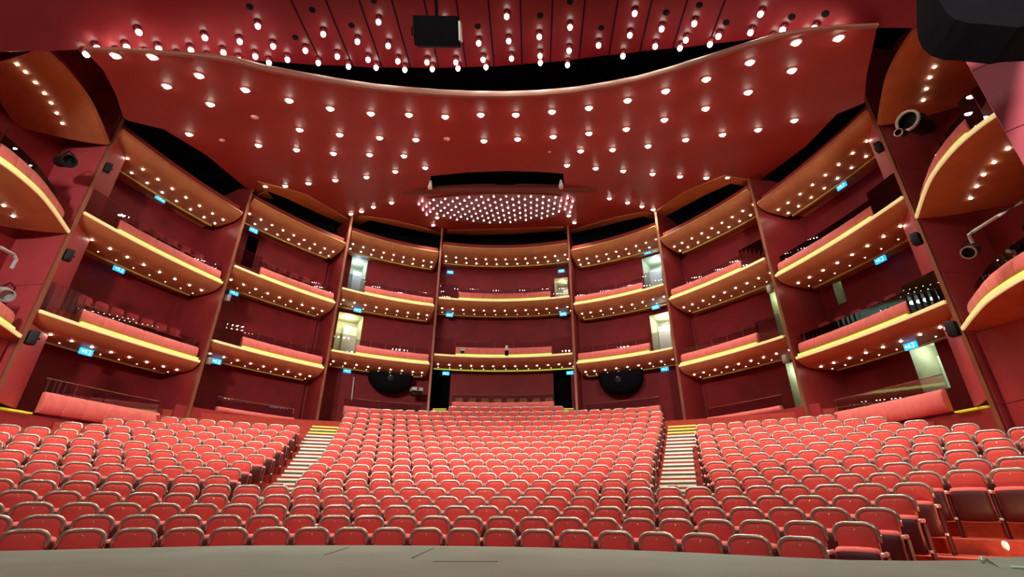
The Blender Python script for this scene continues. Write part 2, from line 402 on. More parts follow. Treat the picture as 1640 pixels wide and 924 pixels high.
    # void floor (black) behind the top parapet
for q in DOORS:
    b, d0, d1, z0, z1, lit, pw = q; p = PATH[b]; nd += 1
    bm = bmesh.new(); dep = 1.5
    A = lambda d, o, z: p.P(d, o, z)
    quad(bm, A(d0, 2.6, z0), A(d0, 2.6 + dep, z0), A(d0, 2.6 + dep, z1), A(d0, 2.6, z1))
    quad(bm, A(d1, 2.6, z0), A(d1, 2.6 + dep, z0), A(d1, 2.6 + dep, z1), A(d1, 2.6, z1))
    quad(bm, A(d0, 2.6 + dep, z0), A(d1, 2.6 + dep, z0), A(d1, 2.6 + dep, z1), A(d0, 2.6 + dep, z1))
    quad(bm, A(d0, 2.6, z0), A(d1, 2.6, z0), A(d1, 2.6 + dep, z0), A(d0, 2.6 + dep, z0))
    quad(bm, A(d0, 2.6, z1), A(d1, 2.6, z1), A(d1, 2.6 + dep, z1), A(d0, 2.6 + dep, z1))
    dr = struct('door_%d' % nd, bm, MT['corridor'] if lit else MT['black'], False)
    if lit:
        bm = bmesh.new(); strip(bm, [[A(d, o, z) for o, z in ((3.7, z0), (3.74, z0), (3.74, z1 - .35), (3.7, z1 - .35))] for d in (d0 + .45 * (d1 - d0), d1 - .02)], closed=True, caps=True)
        obj('door_leaf', bm, MT['white'], dr)
        l = bpy.data.lights.new('corridor_lamp', 'POINT'); l.energy = pw; l.color = lit; l.shadow_soft_size = .15
        lo = bpy.data.objects.new('corridor_lamp', l); C.objects.link(lo); lo.location = A((d0 + d1) / 2, 3.2, z1 - .25)
# front face panels of the first fin beside the side boxes, E back walls
for sg in (-1, 1):
    nm = 'wall_left' if sg < 0 else 'wall_right'
    bm = bmesh.new()
    for j in range(9):
        z0, z1 = j * 1.75, j * 1.75 + 1.735
        upright(bm, (sg * 12.6, 11.9), (sg * 13.9, 12.05), .05, z0, z1); upright(bm, (sg * 13.915, 12.05), (sg * 15.2, 12.2), .05, z0, z1)
    struct(nm, bm, MT['frontpanel'])
    bay = 'AL' if sg < 0 else 'AR'
    bm = bmesh.new()
    for t in (0, 1, 2): upright(bm, (sg * 12.66, 12.1), (sg * 13.2, 13.15), .05, zl(bay, t) + .02 if t else 2.5 + CZ, zl(bay, t + 1) - .36)
    struct(nm, bm, MT['frontpanel'])
    bm = bmesh.new()
    for j in range(3): upright(bm, (sg * 12.75, 11.8), (sg * 13.1, 5.), .06, j * 1.75, j * 1.75 + 1.735)
    struct(nm, bm, MT['fin'])
    bm = bmesh.new(); upright(bm, (sg * 14.4, 12.2), (sg * 14.6, 4.), .08, 4.2, 16.); struct(nm, bm, MT['wall'])
    bm = bmesh.new(); upright(bm, (sg * 14.6, 4.0), (sg * 13.0, 4.0), .08, 0, 16.); struct(nm, bm, MT['black'])

# ------------------------------------------------------------------ ground tier fronts
def padded(b, c0, c1, z0, h, lab, nseg=6, o0=.0):
    p = PATH[b]; mid = p.P((c0 + c1) / 2, .3, z0); inv = Matrix.Translation(-mid)
    W = lambda d, o, z: inv @ p.P(d, o + o0, z0 + z)
    root = empty('parterre_front', mid, 0, lab, 'box front', 'padded fronts of the ground tier')
    pr = [(.21, .0), (.15, .1 * h), (.12, .35 * h), (.125, .6 * h), (.16, .84 * h), (.22, .97 * h), (.28, h), (.35, .97 * h), (.36, 0)]
    loops = []
    for k in range(nseg):
        a, c = c0 + (c1 - c0) * k / nseg, c0 + (c1 - c0) * (k + 1) / nseg
        for f, sh in ((0, .13), (.025, .03), (.1, 0), (.5, -.02), (.9, 0), (.975, .03), (1, .13)):
            if f == 1 and k < nseg - 1: continue
            d = a + (c - a) * f; loops.append([W(d, o + (.25 - o) * sh, z + (h / 2 - z) * sh * .4) for o, z in pr])
    bm = bmesh.new(); strip(bm, loops, closed=True, caps=True); obj('padded_front', bm, MT['pad'], root, True, 60)
    g = bmesh.new(); strip(g, [[W(c0 + (c1 - c0) * i / 24, o, z) for o, z in ((.4, h - .06), (.415, h - .06), (.415, h + .4), (.4, h + .4))] for i in range(25)], closed=True, caps=True)
    obj('glass_guard', g, MT['glass'], root)
    bm = bmesh.new(); tube(bm, [W(c0 + (c1 - c0) * i / 24, .408, h + .41) for i in range(25)], .012, 6); obj('guard_rail', bm, MT['finedge'], root, True)
    return root
def lowwall(b, d0, d1, ztop, o=.3):
    p = PATH[b]; bm = bmesh.new()
    strip(bm, [[p.P(d0 + (d1 - d0) * i / 16, o_, z) for o_, z in ((o, 0), (o + .1, 0), (o + .1, ztop), (o, ztop))] for i in range(17)], closed=True, caps=True)
    struct('wall_parterre', bm, MT['fin'], True)
def deck(b, z):
    p = PATH[b]; L = p.len; bm = bmesh.new()
    strip(bm, [[p.P(L * i / 16, o, zz) for o, zz in ((.42, z), (2.58, z))] for i in range(17)]); struct('floor_box', bm, MT['carpet'])
for sd in 'LR':
    side = 'left' if sd == 'L' else 'right'
    b = 'A' + sd; L = PATH[b].len
    padded(b, 1.17, L - .72, 2.4 + CZ, .6, 'padded red box front above the last seat rows at far %s' % side, 6)
    lowwall(b, .02, L, 2.32 + CZ, .28); deck(b, 2.2 + CZ)
    p = PATH[b]
    for q in range(2):
        bm = bmesh.new(); strip(bm, [[p.P(d, o, z) for o, z in ((.2 + .3 * q, 2.335 + CZ), (.5 + .3 * q, 2.335 + CZ), (.5 + .3 * q, 2.375 + CZ + .05 * q), (.2 + .3 * q, 2.375 + CZ + .05 * q))] for d in (.45, 1.05)], closed=True, caps=True)
        o = obj('yellow_step', bm, MT['yellownose'])
        tag(o, '%s yellow step at the open end of the far %s ground box' % (('lower', 'upper')[q], side), 'step', 'yellow steps in the ground boxes')
    b = 'B' + sd; L = PATH[b].len
    lowwall(b, -.6, L - .75, 3.38 + CZ, .1); padded(b, 1.0, L - .78, 3.36 + CZ, .24, 'low padded red ledge on the red wall, second bay %s of centre' % side, 5, .12); deck(b, 3.0 + CZ)
    b = 'C' + sd; L = PATH[b].len
    lowwall(b, 1.1, L - .1, 4.0 + CZ, .25); padded(b, 1.1, L - .25, 4.02 + CZ, .44, 'padded red box front behind the back seat rows, next %s of centre' % side, 6); deck(b, 3.7 + CZ)
b = 'D'; L = PATH[b].len
lowwall(b, 1.12, L - 1.12, 4.58 + CZ, .25); padded(b, 1.12, L - 1.12, 4.6 + CZ, .5, 'padded red box front of the centre bay with ochre chairs behind', 8); deck(b, 4.62 + CZ)
for nm, d in (('left', .55), ('right', L - .55)):
    r = empty('yellow_steps', PATH['D'].P(d, .6, 4.62 + CZ), 0, 'bright yellow-edged steps at the %s end of the centre ground box' % nm, 'steps', 'yellow steps of the centre box')
    for q in range(3):
        bm = bmesh.new(); box(bm, (-.36, -.75 + .3 * q, -1.36), (.36, -.45 + .3 * q, -.2 + .15 * q)); s = obj('step', bm, MT['step'], r)
        bm = bmesh.new(); box(bm, (-.36, -.79 + .3 * q, -.23 + .15 * q), (.36, -.752 + .3 * q, -.185 + .15 * q)); obj('nosing', bm, MT['yellownose'], s)

# ------------------------------------------------------------------ stalls: stepped floor, seats
YC = .335
def RR(i): return 7.092 + .7885 * (i - 1)
def ZS(i): return .0060796 * i * i + .12351676 * i - .40583847
Z1 = ZS(1)
def ZF(i): return ZS(i) - Z1
def polar(r, th, z): return Vector((r * math.sin(th), YC + r * math.cos(th), z))
bm = bmesh.new()
def ring(r0, r1, z0, z1, tmax):
    n = 40; lim = lambda r: min(tmax, math.asin(min(1, 12.5 / r)))
    a = lim(r0); strip(bm, [[polar(r0, -a + 2 * a * k / n, z0), polar(r0, -a + 2 * a * k / n, z1), polar(r1, -lim(r1) + 2 * lim(r1) * k / n, z1)] for k in range(n + 1)])
FR = .56
ring(2.5, RR(1) - FR, -.05, 0, 1.3); ring(RR(1) - FR, RR(2) - FR, 0, 0.002, 1.3)
for i in range(2, 20):
    tm = 1.25 if i <= 13 else math.radians(48)
    ring(RR(i) - FR, RR(i + 1) - FR if i < 19 else 24.5, ZF(i - 1), ZF(i), tm)
struct('floor', bm, MT['carpet'])

def seat_meshes():
    n = 28; w, zb, zt, rc = .205, .36, .885, .12
    def outline(w, zb, zt, rc, k=7):
        p = [(-w * .97, zb), (-w, (zb + zt) / 2)]
        for i in range(k + 1):
            a = PI - (PI / 2) * i / k; p.append((-w + rc + rc * math.cos(a), zt - rc * .8 + rc * .8 * math.sin(a)))
        for i in range(k + 1):
            a = PI / 2 - (PI / 2) * i / k; p.append((w - rc + rc * math.cos(a), zt - rc * .8 + rc * .8 * math.sin(a)))
        p += [(w, (zb + zt) / 2), (w * .97, zb)]; return p
    tilt = lambda z: .10 * (z - .36)
    def back(bm):
        loops = []
        for f, y in ((.82, -.028), (.93, -.018), (.98, 0), (.98, .03), (.93, .05), (.75, .056)):
            o = outline(w * f, zb + (1 - f) * .1, zt - (1 - f) * w, rc * f); loops.append([(x, y + tilt(z) + .02, z) for x, z in o])
        strip(bm, loops, closed=True, caps=True)
    def rail(bm):
        o = outline(.214, .52, .898, .125); tube(bm, [(x, .02 + tilt(z) + .004, z) for x, z in o[1:-1]], .0245, 8)
    def plate(bm): lathe(bm, [(0, .006), (.012, .005), (.014, 0), (0, 0)], 10, Matrix.Translation((0, -.006 + tilt(.835), .832)) @ Matrix.Rotation(PI / 2, 4, 'X'))
    def cushion(bm):
        prof = [(-.045, .2), (-.12, .215), (-.155, .36), (-.165, .56), (-.155, .62), (-.125, .655), (-.08, .668), (-.04, .65), (-.02, .56), (-.02, .23)]
        loops = []
        for x, s in ((-.212, .62), (-.206, .8), (-.185, .93), (-.13, 1.0), (0, 1.03), (.13, 1.0), (.185, .93), (.206, .8), (.212, .62)):
            loops.append([(x, -.05 + (y + .05) * s, .40 + (z - .40) * (s * .35 + .65)) for y, z in prof])
        strip(bm, loops, closed=True, caps=True)
    def arm(bm): rbox(bm, (-.02, -.17, .575), (.02, .075, .625), .014, 2)
    def cap(bm): rbox(bm, (-.02, -.215, .58), (.02, -.171, .625), .013, 2)
    def hinge(bm): cyl(bm, (-.02, -.115, .25), (.02, -.115, .25), .018, n=10)
    def ped(bm):
        rbox(bm, (-.017, -.1, .02), (.017, .12, .574), .008, 1); rbox(bm, (-.019, -.12, 0), (.019, .14, .02), .006, 1)
    return {'backrest': mesh_of(back, MT['seat']), 'rail': mesh_of(rail, MT['rail']), 'number_plate': mesh_of(plate, MT['brass']), 'cushion': mesh_of(cushion, MT['seat']),
            'armrest': mesh_of(arm, MT['seat']), 'armrest_cap': mesh_of(cap, MT['cap']), 'hinge': mesh_of(hinge, MT['cap']), 'pedestal': mesh_of(ped, MT['seatside'], False)}
SM = seat_meshes()
# the underside of the tipped-up cushion is a darker shell: second material on the faces that look forward
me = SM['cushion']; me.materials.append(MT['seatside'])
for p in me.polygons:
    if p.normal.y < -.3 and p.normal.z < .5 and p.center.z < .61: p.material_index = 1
HW = .246
def seat_parts(armL):
    L = [('backrest', 0, None), ('rail', 0, None), ('number_plate', 0, 'backrest'), ('cushion', 0, None)]
    for x in ((HW,) if not armL else (HW, -HW)):
        L += [('armrest', x, None), ('armrest_cap', x, 'armrest'), ('pedestal', x, None), ('hinge', x, 'pedestal')]
    return L
# rows: list of blocks (name, theta of first seat centre, theta of last seat centre) in degrees
def lerp(a, b, f): return a + (b - a) * f
CLn = {5: -17.5, 6: -17.5, 7: -17.5, 8: -17.45, 9: -17.05}; CRn = {5: 20.1, 6: 19.65, 7: 19.45, 8: 19.25, 9: 19.05}
RLn = {5: 29.55, 6: 28.5, 7: 27.55, 8: 26.8, 9: 26.05, 10: 25.55, 11: 25.15, 12: 24.75, 13: 24.4, 14: 24.1}
LRn = {5: -27.1, 6: -26.4, 7: -25.8, 8: -25.2, 9: -24.3, 10: -23.7, 11: -23.2, 12: -22.95, 13: -22.7, 14: -22.45}
REND = {1: 38.3, 2: 41.4, 3: 42.2, 4: 42.9, 5: 43.6, 6: 54.3, 7: 54., 8: 53., 9: 52.2, 10: 51.2, 11: 45.7, 12: 42.4, 13: 39.4, 14: 35.4}
LEND = {1: -37.6, 2: -41.2, 3: -42.5, 4: -44., 5: -46., 6: -54., 7: -54., 8: -53., 9: -52., 10: -49.5, 11: -45.2, 12: -41.2, 13: -38.4, 14: -34.1}
SEATS = []
for i in range(1, 20):
    R = RR(i); pitch = max(.492, .528 - .0026 * (i - 1))
    cl = CLn.get(i, -17.0); c_r = CRn.get(i, 18.8)
    if i <= 4: blocks = [('front', LEND[i], REND[i])]
    elif i == 5: blocks = [('front', LEND[i], REND[i])]
    elif i <= 14: blocks = [('left', LEND[i], LRn[i]), ('centre', cl, c_r), ('right', RLn[i], REND[i])]
    elif i <= 17: blocks = [('centre', cl, c_r)]
    elif i == 18: blocks = [('centre', -15.8, 17.2)]
    else: blocks = [('centre', -5.4, 7.3)]
    for nm, a, e in blocks:
        n = max(2, round(math.radians(e - a) * R / pitch) + 1)
        for k in range(n):
            th = math.radians(a + (e - a) * k / (n - 1)); pos = polar(R, th, ZF(i))
            u, v = pix(pos + Vector((0, 0, .85)))
            if u < -70 or u > 1710: continue
            if abs(pos.x) > 12.25: continue
            SEATS.append([i, nm, k, n, th, pos, (pos - CAM).length])
SEATS.sort(key=lambda s: s[6])
# two aisle-end seats standing tall in front of the columns are part of row eighteen
NEAR = SEATS[:300]; FAR = SEATS[300:]
BL = {'left': 'left block', 'centre': 'centre block', 'right': 'right block', 'front': 'front rows'}
for i, nm, k, n, th, pos, d in NEAR:
    if nm == 'right': place = '%s from right aisle' % ORD[k]
    elif nm == 'left': place = '%s from left aisle' % ORD[n - 1 - k]
    else: place = '%s from left end' % ORD[k]
    r = empty('theatre_seat', pos, -th, 'red tip-up seat, %s row from stage, %s, %s' % (ORD[i - 1], BL[nm], place), 'theatre seat', 'red stalls seats in curved rows')
    made = {}
    for pn, x, par in seat_parts(k == 0):
        key = par if x == 0 or par is None else (par, x)
        o = inst(pn, SM[pn], made.get(key, r), (0 if (par and par != 'backrest') else x, 0, 0))
        made[pn if x == 0 else (pn, x)] = o
# the rest of the rows as one mass
allv, allf, mi = [], [], []; mats = [MT['seat'], MT['rail'], MT['brass'], MT['seatside'], MT['cap']]; midx = {m.name: q for q, m in enumerate(mats)}
for i, nm, k, n, th, pos, d in FAR:
    mw = Matrix.Translation(pos) @ Matrix.Rotation(-th, 4, 'Z')
    for pn, x, par in seat_parts(k == 0):
        me = SM[pn]; o0 = len(allv); off = Vector((x, 0, 0))
        allv += [mw @ (v.co + off) for v in me.vertices]
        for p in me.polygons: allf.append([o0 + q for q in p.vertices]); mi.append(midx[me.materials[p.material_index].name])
me = bpy.data.meshes.new('seat_rows'); me.from_pydata([tuple(v) for v in allv], [], allf); me.update()
for p, q in zip(me.polygons, mi): p.material_index = q; p.use_smooth = True
o = newobj('theatre_seat_rows', me, mats); tag(o, 'farther rows of red stalls seats beyond the individual front ones', 'theatre seats', None, 'stuff')
print('SEATS', len(SEATS), 'near', len(NEAR))

# ------------------------------------------------------------------ aisle stairs
def aisle(nm, outer, inner, label):
    r = empty('aisle_stairs', polar(RR(9), math.radians((outer(9) + inner(9)) / 2), ZF(9)), 0, label, 'stairs', 'white-edged stalls stairs'); inv = Matrix.Translation(-r.location)
    for h in range(2 * 6, 2 * 19 - 1):
        i = h / 2; rr = RR(i) - FR + .02; z = (ZF(i) if h % 2 == 0 else (ZF(i - .5) + ZF(i + .5)) / 2) + .015
        a, c = math.radians(outer(i)), math.radians(inner(i)); sgn = 1 if c > a else -1
        a += sgn * .36 / rr; c -= sgn * .36 / rr
        if i >= 14.6:
            a = c - sgn * 1.02 / rr if sgn > 0 else c + 1.02 / rr
        bm = bmesh.new(); n = 4
        strip(bm, [[inv @ polar(q, a + (c - a) * k / n, zz) for q, zz in ((rr, z - .2), (rr + .41, z - .2), (rr + .41, z), (rr, z))] for k in range(n + 1)], closed=True, caps=True)
        s = obj('step', bm, MT['step'], r)
        bm = bmesh.new()
        strip(bm, [[inv @ polar(q, a + (c - a) * k / n, zz) for q, zz in ((rr - .025, z - .045), (rr + .055, z - .045), (rr + .055, z + .006), (rr - .025, z + .006))] for k in range(n + 1)], closed=True, caps=True)
        obj('nosing', bm, MT['nose'] if i < 16.6 else MT['yellownose'], s)
def li(T, i, dflt):
    a = int(math.floor(i)); b_ = a + 1; g = lambda q: T.get(q, dflt if q > 9 else T[min(T)])
    return lerp(g(a), g(b_), i - a)
aisle('left', lambda i: li({**LRn, 15: -22.3, 16: -22.2, 17: -22.1, 18: -22, 19: -22, 4: -27.8}, i, -22), lambda i: li({**CLn, 4: -17.5}, i, -17.0), 'white-edged aisle stairs climbing left of the centre seat block')
aisle('right', lambda i: li({**RLn, 15: 23.9, 16: 23.8, 17: 23.7, 18: 23.6, 19: 23.6, 4: 30.}, i, 23.6), lambda i: li({**CRn, 4: 20.2}, i, 18.8), 'white-edged aisle stairs climbing right of the centre seat block')

# ------------------------------------------------------------------ stage
SZ = CZ - .355
edge = catmull([(-9, .2), (-6.4, 2.2), (-4.3, 3.6), (-2.9, 4.4), (-2.02, 4.92), (-1.26, 5.28), (.17, 5.5), (1.53, 5.44), (2.67, 5.12), (3.36, 4.78), (4.04, 4.42)]) + [(4.55, 4.42), (5.12, 4.52), (5.6, 4.6), (9, 4.9)]
bm = bmesh.new()
outl = edge + [(9, -8), (-9, -8)]
top = [bm.verts.new((x, y, SZ)) for x, y in outl]; bot = [bm.verts.new((x, y, SZ - .12)) for x, y in outl]
bm.faces.new(top)
for k in range(len(outl)):
    j = (k + 1) % len(outl); bm.faces.new([top[k], bot[k], bot[j], top[j]])
struct('stage_floor', bm, MT['stage'])
def scratch(p, q, w, label):  # dark scratches in the stage paint, built as thin raised slivers
    a, b_ = at_z(*p, SZ), at_z(*q, SZ); d = (b_ - a).normalized(); nn = Vector((-d.y, d.x, 0)) * w / 2
    bm = bmesh.new(); vs = [a - nn, b_ - nn * .4, b_ + nn * .4, a + nn]
    lo = [bm.verts.new((v.x, v.y, SZ)) for v in vs]; hi = [bm.verts.new((v.x, v.y, SZ + .003)) for v in vs]
    bm.faces.new(hi)
    for i in range(4): bm.faces.new([lo[i], lo[(i + 1) % 4], hi[(i + 1) % 4], hi[i]])
    tag(obj('scratch_mark', bm, MT['scratch']), label, 'scrape', 'dark tape marks on the stage edge')
scratch((660, 894), (694, 878), .018, 'short slanting dark tape mark on the grey stage edge'); scratch((693, 899.5), (797, 899.5), .012, 'long level dark tape mark on the grey stage edge')
scratch((520, 889), (558, 877), .012, 'faint slanting dark tape mark, leftmost on the grey stage edge')

# ------------------------------------------------------------------ ceiling: one sloping red plane, edges scalloped at the bays
CA, CB = 10.5 - .31 * 8.5 + CZ, .31
def CZl(x, y): return CA + CB * y
def on_ceil(u, v):
    d = ray(u, v); t = (CA + CB * CAM.y - CAM.z) / (d.z - CB * d.y); return CAM + d * t
cl_ = lambda L: [on_ceil(*q) for q in L]
front = cl_([(138, 82), (190, 82.5), (240, 86), (300, 91), (340, 95), (370, 99.5), (420, 113), (480, 125), (540, 136), (600, 145), (650, 150), (700, 154), (755, 156.5), (810, 157), (865, 155), (920, 150), (970, 142), (1020, 132), (1070, 118), (1120, 102), (1180, 82), (1250, 60), (1300, 51), (1340, 47), (1404, 44.5)])
SEGS = [[(1402, 56), (1399, 70), (1388, 120), (1384, 165)], [(1340, 183), (1290, 235), (1205, 298)], [(1193, 297), (1170, 292), (1130, 310), (1056, 350)], [(1050, 349), (1030, 345), (1000, 352), (912, 374)], [(907, 367), (860, 371), (810, 374), (760, 375), (716, 373)],
        [(706, 376), (660, 366), (618, 357), (592, 351), (570, 362)], [(561, 362), (510, 340), (455, 314), (428, 304), (412, 312)], [(400, 306), (330, 248), (262, 207), (204, 193)], [(197, 186), (185, 150), (165, 112), (146, 92)]]
outl = front[:]
for s in SEGS: outl += cl_(s)
slot = cl_([(690, 282), (750, 276), (810, 274), (860, 275), (902, 278), (904, 299), (860, 297), (810, 296), (750, 297), (688, 301)])
P2 = [outl, slot]
flat = [v for l in P2 for v in l]
tris = tessellate_polygon([[Vector((v.x, v.y, 0)) for v in l] for l in P2])
bm = bmesh.new(); vs = [bm.verts.new((v.x, v.y, CZl(v.x, v.y))) for v in flat]
for t in tris:
    try: bm.faces.new([vs[q] for q in t])
    except ValueError: pass
ns = len(outl)
up_ = [bm.verts.new((v.x, v.y, CZl(v.x, v.y) + .12)) for v in outl]
for k in range(ns):
    j = (k + 1) % ns
    if k >= len(front) - 1: bm.faces.new([vs[k], vs[j], up_[j], up_[k]])
struct('ceiling', bm, MT['ceil'])
# rounded front rim
bm = bmesh.new(); loops = []
for k, v in enumerate(front):
    tp = math.sin(PI * k / (len(front) - 1)) ** .6 * .95 + .05
    a, c = front[max(0, k - 1)], front[min(len(front) - 1, k + 1)]; d = (c - a); d.z = 0; d.normalize(); nn = Vector((d.y, -d.x, 0))
    if nn.y > 0: nn = -nn
    loops.append([v + nn * o + Vector((0, 0, z)) for o, z in ((.08, -.02), (.0, -.02), (-.0, .0), (-.0, .24 * tp), (.04, .24 * tp), (.075, .16 * tp), (.095, .04))])
strip(bm, loops, closed=True, caps=True); struct('ceiling_trim', bm, MT['rim'], True)
# orange edge strips over bays B, C and D
for s, w in ((SEGS[2], 1.25), (SEGS[3], .9), (SEGS[4], 1.3), (SEGS[5], .9), (SEGS[6], 1.25)):
    pts = cl_(s); bm = bmesh.new(); loops = []
    for k, v in enumerate(pts):
        a, c = pts[max(0, k - 1)], pts[min(len(pts) - 1, k + 1)]; d = c - a; d.z = 0; d.normalize(); nn = Vector((d.y, -d.x, 0))
        if nn.dot(Vector((-v.x, 12 - v.y, 0))) < 0: nn = -nn
        q = v + nn * (w * (.35 + .65 * math.sin(PI * (k + .3) / len(pts)))); q.z = CZl(q.x, q.y)
        loops.append([v + Vector((0, 0, -.012)), q + Vector((0, 0, -.012)), q + Vector((0, 0, -.05)), v + Vector((0, 0, -.07))])
    strip(bm, loops, closed=True, caps=True); struct('ceiling_trim', bm, MT['tan'])
# black void above everything, slot chamber
bm = bmesh.new(); quad(bm, (-16, 2, 18), (16, 2, 18), (16, 29, 18), (-16, 29, 18)); struct('roof', bm, MT['black'])
bm = bmesh.new()
for k in range(len(slot)):
    a, c = slot[k], slot[(k + 1) % len(slot)]; quad(bm, a, c, c + Vector((0, 0, 1.6)), a + Vector((0, 0, 1.6)))
bm.faces.new([bm.verts.new(v + Vector((0, 0, 1.6))) for v in slot]); struct('ceiling_slot', bm, MT['black'])
# visor under the slot
pts = catmull([on_ceil(u, v) for u, v in ((645, 309), (700, 303), (755, 300), (810, 299.5), (860, 300), (910, 301.5), (957, 304))], 5)
pts = [Vector((p.x, p.y, 0)) if False else Vector(p) for p in [Vector((q[0], q[1], q[2])) for q in pts]]
bm = bmesh.new(); loops = []; n = len(pts)
for k, v in enumerate(pts):
    f = max(.12, math.sin(PI * k / (n - 1)) ** .5); hh = .34 * f
    loops.append([v + Vector((0, y, z)) for y, z in ((-.25, .0), (-.28, -hh * .7), (-.12, -hh), (.1, -hh * .8), (.1, .0))])
strip(bm, loops, closed=True, caps=True)
tag(obj('ceiling_visor', bm, MT['visor'], None, True, 35), 'long dark brown curved visor under the black slot in the red ceiling', 'visor')
# star panel
sp_o = on_ceil(800, 335)
star = empty('star_panel', sp_o, 0, 'lens-shaped mauve ceiling panel studded with many small white lights', 'light panel'); inv = Matrix.Translation(-sp_o)
fy = lambda x: 18.75 + .045 * x * x; ry = lambda x: 23.6 - .12 * x * x
bm = bmesh.new(); loops = []
for k in range(31):
    x = -3.25 + 6.5 * k / 30; a, c = fy(x) - .12, ry(x) + .12
    loops.append([inv @ Vector((x - .2, y, CZl(x, y) + z)) for y, z in ((a, -.01), (c, -.01), (c, -.05), (a, -.05))])
strip(bm, loops, closed=True, caps=True); obj('panel', bm, MT['starpanel'], star)
ME_LED = mesh_of(lambda b: lathe(b, [(0, -.03), (.026, -.024), (.036, -.008), (.036, 0), (0, 0)], 10), MT['led'])
leds = []
for i in range(-13, 14):
    for j in range(-1, 9):
        x = .3 * i; y = 18.98 + .88 * j + (.44 if i % 2 else 0) + .035 * x * x
        if fy(x) <= y <= ry(x): leds.append(inv @ Vector((x - .2, y, CZl(x, y) - .05)))
leds.sort(key=lambda v: v.y)
for v in leds[:100]: inst('star_light', ME_LED, star, v)
if len(leds) > 100:
    bm = bmesh.new()
    for v in leds[100:]: lathe(bm, [(0, -.03), (.026, -.024), (.036, -.008), (.036, 0), (0, 0)], 10, Matrix.Translation(v))
    tag(obj('star_lights', bm, MT['led'], star, True), None, None, None, 'stuff')
print('LEDS', len(leds))
# downlights in the ceiling
ARCS = [('front arc', [(244, 90), (319, 120), (393, 143), (463, 160), (529, 173), (594, 181), (655, 183), (713, 186), (770, 183), (826, 183), (884, 178), (943, 172), (1005, 160), (1066, 145), (1131, 126), (1201, 99), (1275, 67)]),
        ('second arc', [(185, 88), (267, 137), (337, 166), (480, 207), (544, 215), (608, 220), (666, 223), (775, 225), (829, 222), (886, 218), (943, 213), (1003, 206), (1064, 191), (1130, 173), (1198, 147), (1268, 112), (1343, 60)]),
        ('third arc', [(303, 214), (414, 232), (475, 239), (534, 245), (592, 247), (647, 249), (930, 241), (981, 239), (1038, 233), (1098, 223), (1157, 215), (1214, 207), (1272, 192)]),
        ('fourth arc', [(425, 297), (457, 297), (494, 293), (537, 288), (587, 283), (633, 274), (681, 268), (908, 264), (954, 269), (998, 273), (1045, 278), (1089, 282), (1131, 284), (1165, 283)]),
        ('rear arc', [(562, 342), (579, 338), (598, 331), (627, 324), (976, 317), (1005, 324), (1028, 330), (1046, 335)]),
        ('pairs beside the star panel', [(694, 360), (700, 348), (911, 345), (920, 356)])]
slope = Matrix.Rotation(math.atan(CB), 4, 'X')
ME_RING = mesh_of(lambda b: lathe(b, [(.1, -.0), (.14, -.0), (.15, -.012), (.14, -.024), (.11, -.03), (.1, -.0)], 20), MT['ring'])
ME_LENS = mesh_of(lambda b: lathe(b, [(0, -.085), (.055, -.075), (.09, -.042), (.098, -.003), (0, -.003)], 16), MT['lamp'])
for an, L in ARCS:
    for k, (u, v) in enumerate(L):
        p = on_ceil(u, v)
        r = empty('ceiling_downlight', p, 0, 'bright round downlight in the red ceiling, %s of the %s from the left' % (ORD[k], an) if 'arc' in an else 'bright downlight, %s from the left of the %s' % (ORD[k], an), 'ceiling light', 'downlights in the red ceiling')
        r.rotation_euler = (math.atan(CB), 0, 0)
        inst('trim_ring', ME_RING, r); inst('lens', ME_LENS, r)
        l = bpy.data.lights.new('downlight_beam', 'SPOT'); l.energy = 430; l.spot_size = math.radians(96); l.spot_blend = 1.; l.color = (1, .88, .7); l.shadow_soft_size = .1
        o = bpy.data.objects.new('downlight_beam', l); C.objects.link(o); o.location = p + Vector((0, 0, -.14))
for k, (u, v, s) in enumerate([(408, 187, 1.), (356, 224, .8), (716, 222, 1.), (880, 243, .5)]):
    p = on_ceil(u, v); bm = bmesh.new(); lathe(bm, [(0, -.07), (.08, -.06), (.11, -.03), (.12, 0), (0, 0)], 18)
    o = obj('smoke_detector', bm, MT['detector'], None, True); o.location = p; o.rotation_euler = (math.atan(CB), 0, 0); o.scale = (s, s, s)
    tag(o, ('larger pale pink detector disc, far left of the ceiling', 'smaller pale pink detector disc, far left of the ceiling', 'pale pink detector disc near the middle of the ceiling', 'tiny pale detector dot above the black slot')[k], 'detector', 'detectors on the red ceiling')

# ------------------------------------------------------------------ the front sail: a vaulted ribbed red surface overhead with lamps
def sail_z(x, y): return CZ + 12.95 - 2.6 * (abs(x) / 10.) ** 3.2
def on_sail(u, v):
    d = ray(u, v); t0 = 1.
    lo, hi = 2., 40.
    f = lambda t: (CAM + d * t).z - sail_z((CAM + d * t).x, 0)
    for _ in range(60):
        m = (lo + hi) / 2
        if f(m) > 0: hi = m
        else: lo = m
    return CAM + d * lo
ep = [on_sail(u, v) for u, v in [(-60, 84), (0, 83), (90, 81), (160, 79), (240, 86), (330, 93), (400, 98), (500, 104), (600, 108.5), (700, 109), (800, 106), (900, 98), (1000, 86), (1100, 76), (1180, 66), (1250, 56), (1340, 47), (1480, 45), (1560, 44)]]
ep.sort(key=lambda p: p.x)
def edge_y(x):
    if x <= ep[0].x: return ep[0].y
    for a, c in zip(ep, ep[1:]):
        if x <= c.x: return lerp(a.y, c.y, (x - a.x) / max(1e-6, c.x - a.x))
    return ep[-1].y
bm = bmesh.new(); loops = []; NR = 150; x0s, x1s = ep[0].x - .5, ep[-1].x + .5
for k in range(NR + 1):
    x = lerp(x0s, x1s, k / NR); e = edge_y(x); z = sail_z(x, 0)
    loops.append([Vector((x, y, z + dz)) for y, dz in ((-2, 0), (1, 0), (3, 0), (5, 0), (e - .4, 0), (e, .0), (e + .05, .06), (e + .05, .25), (-2, .25))])
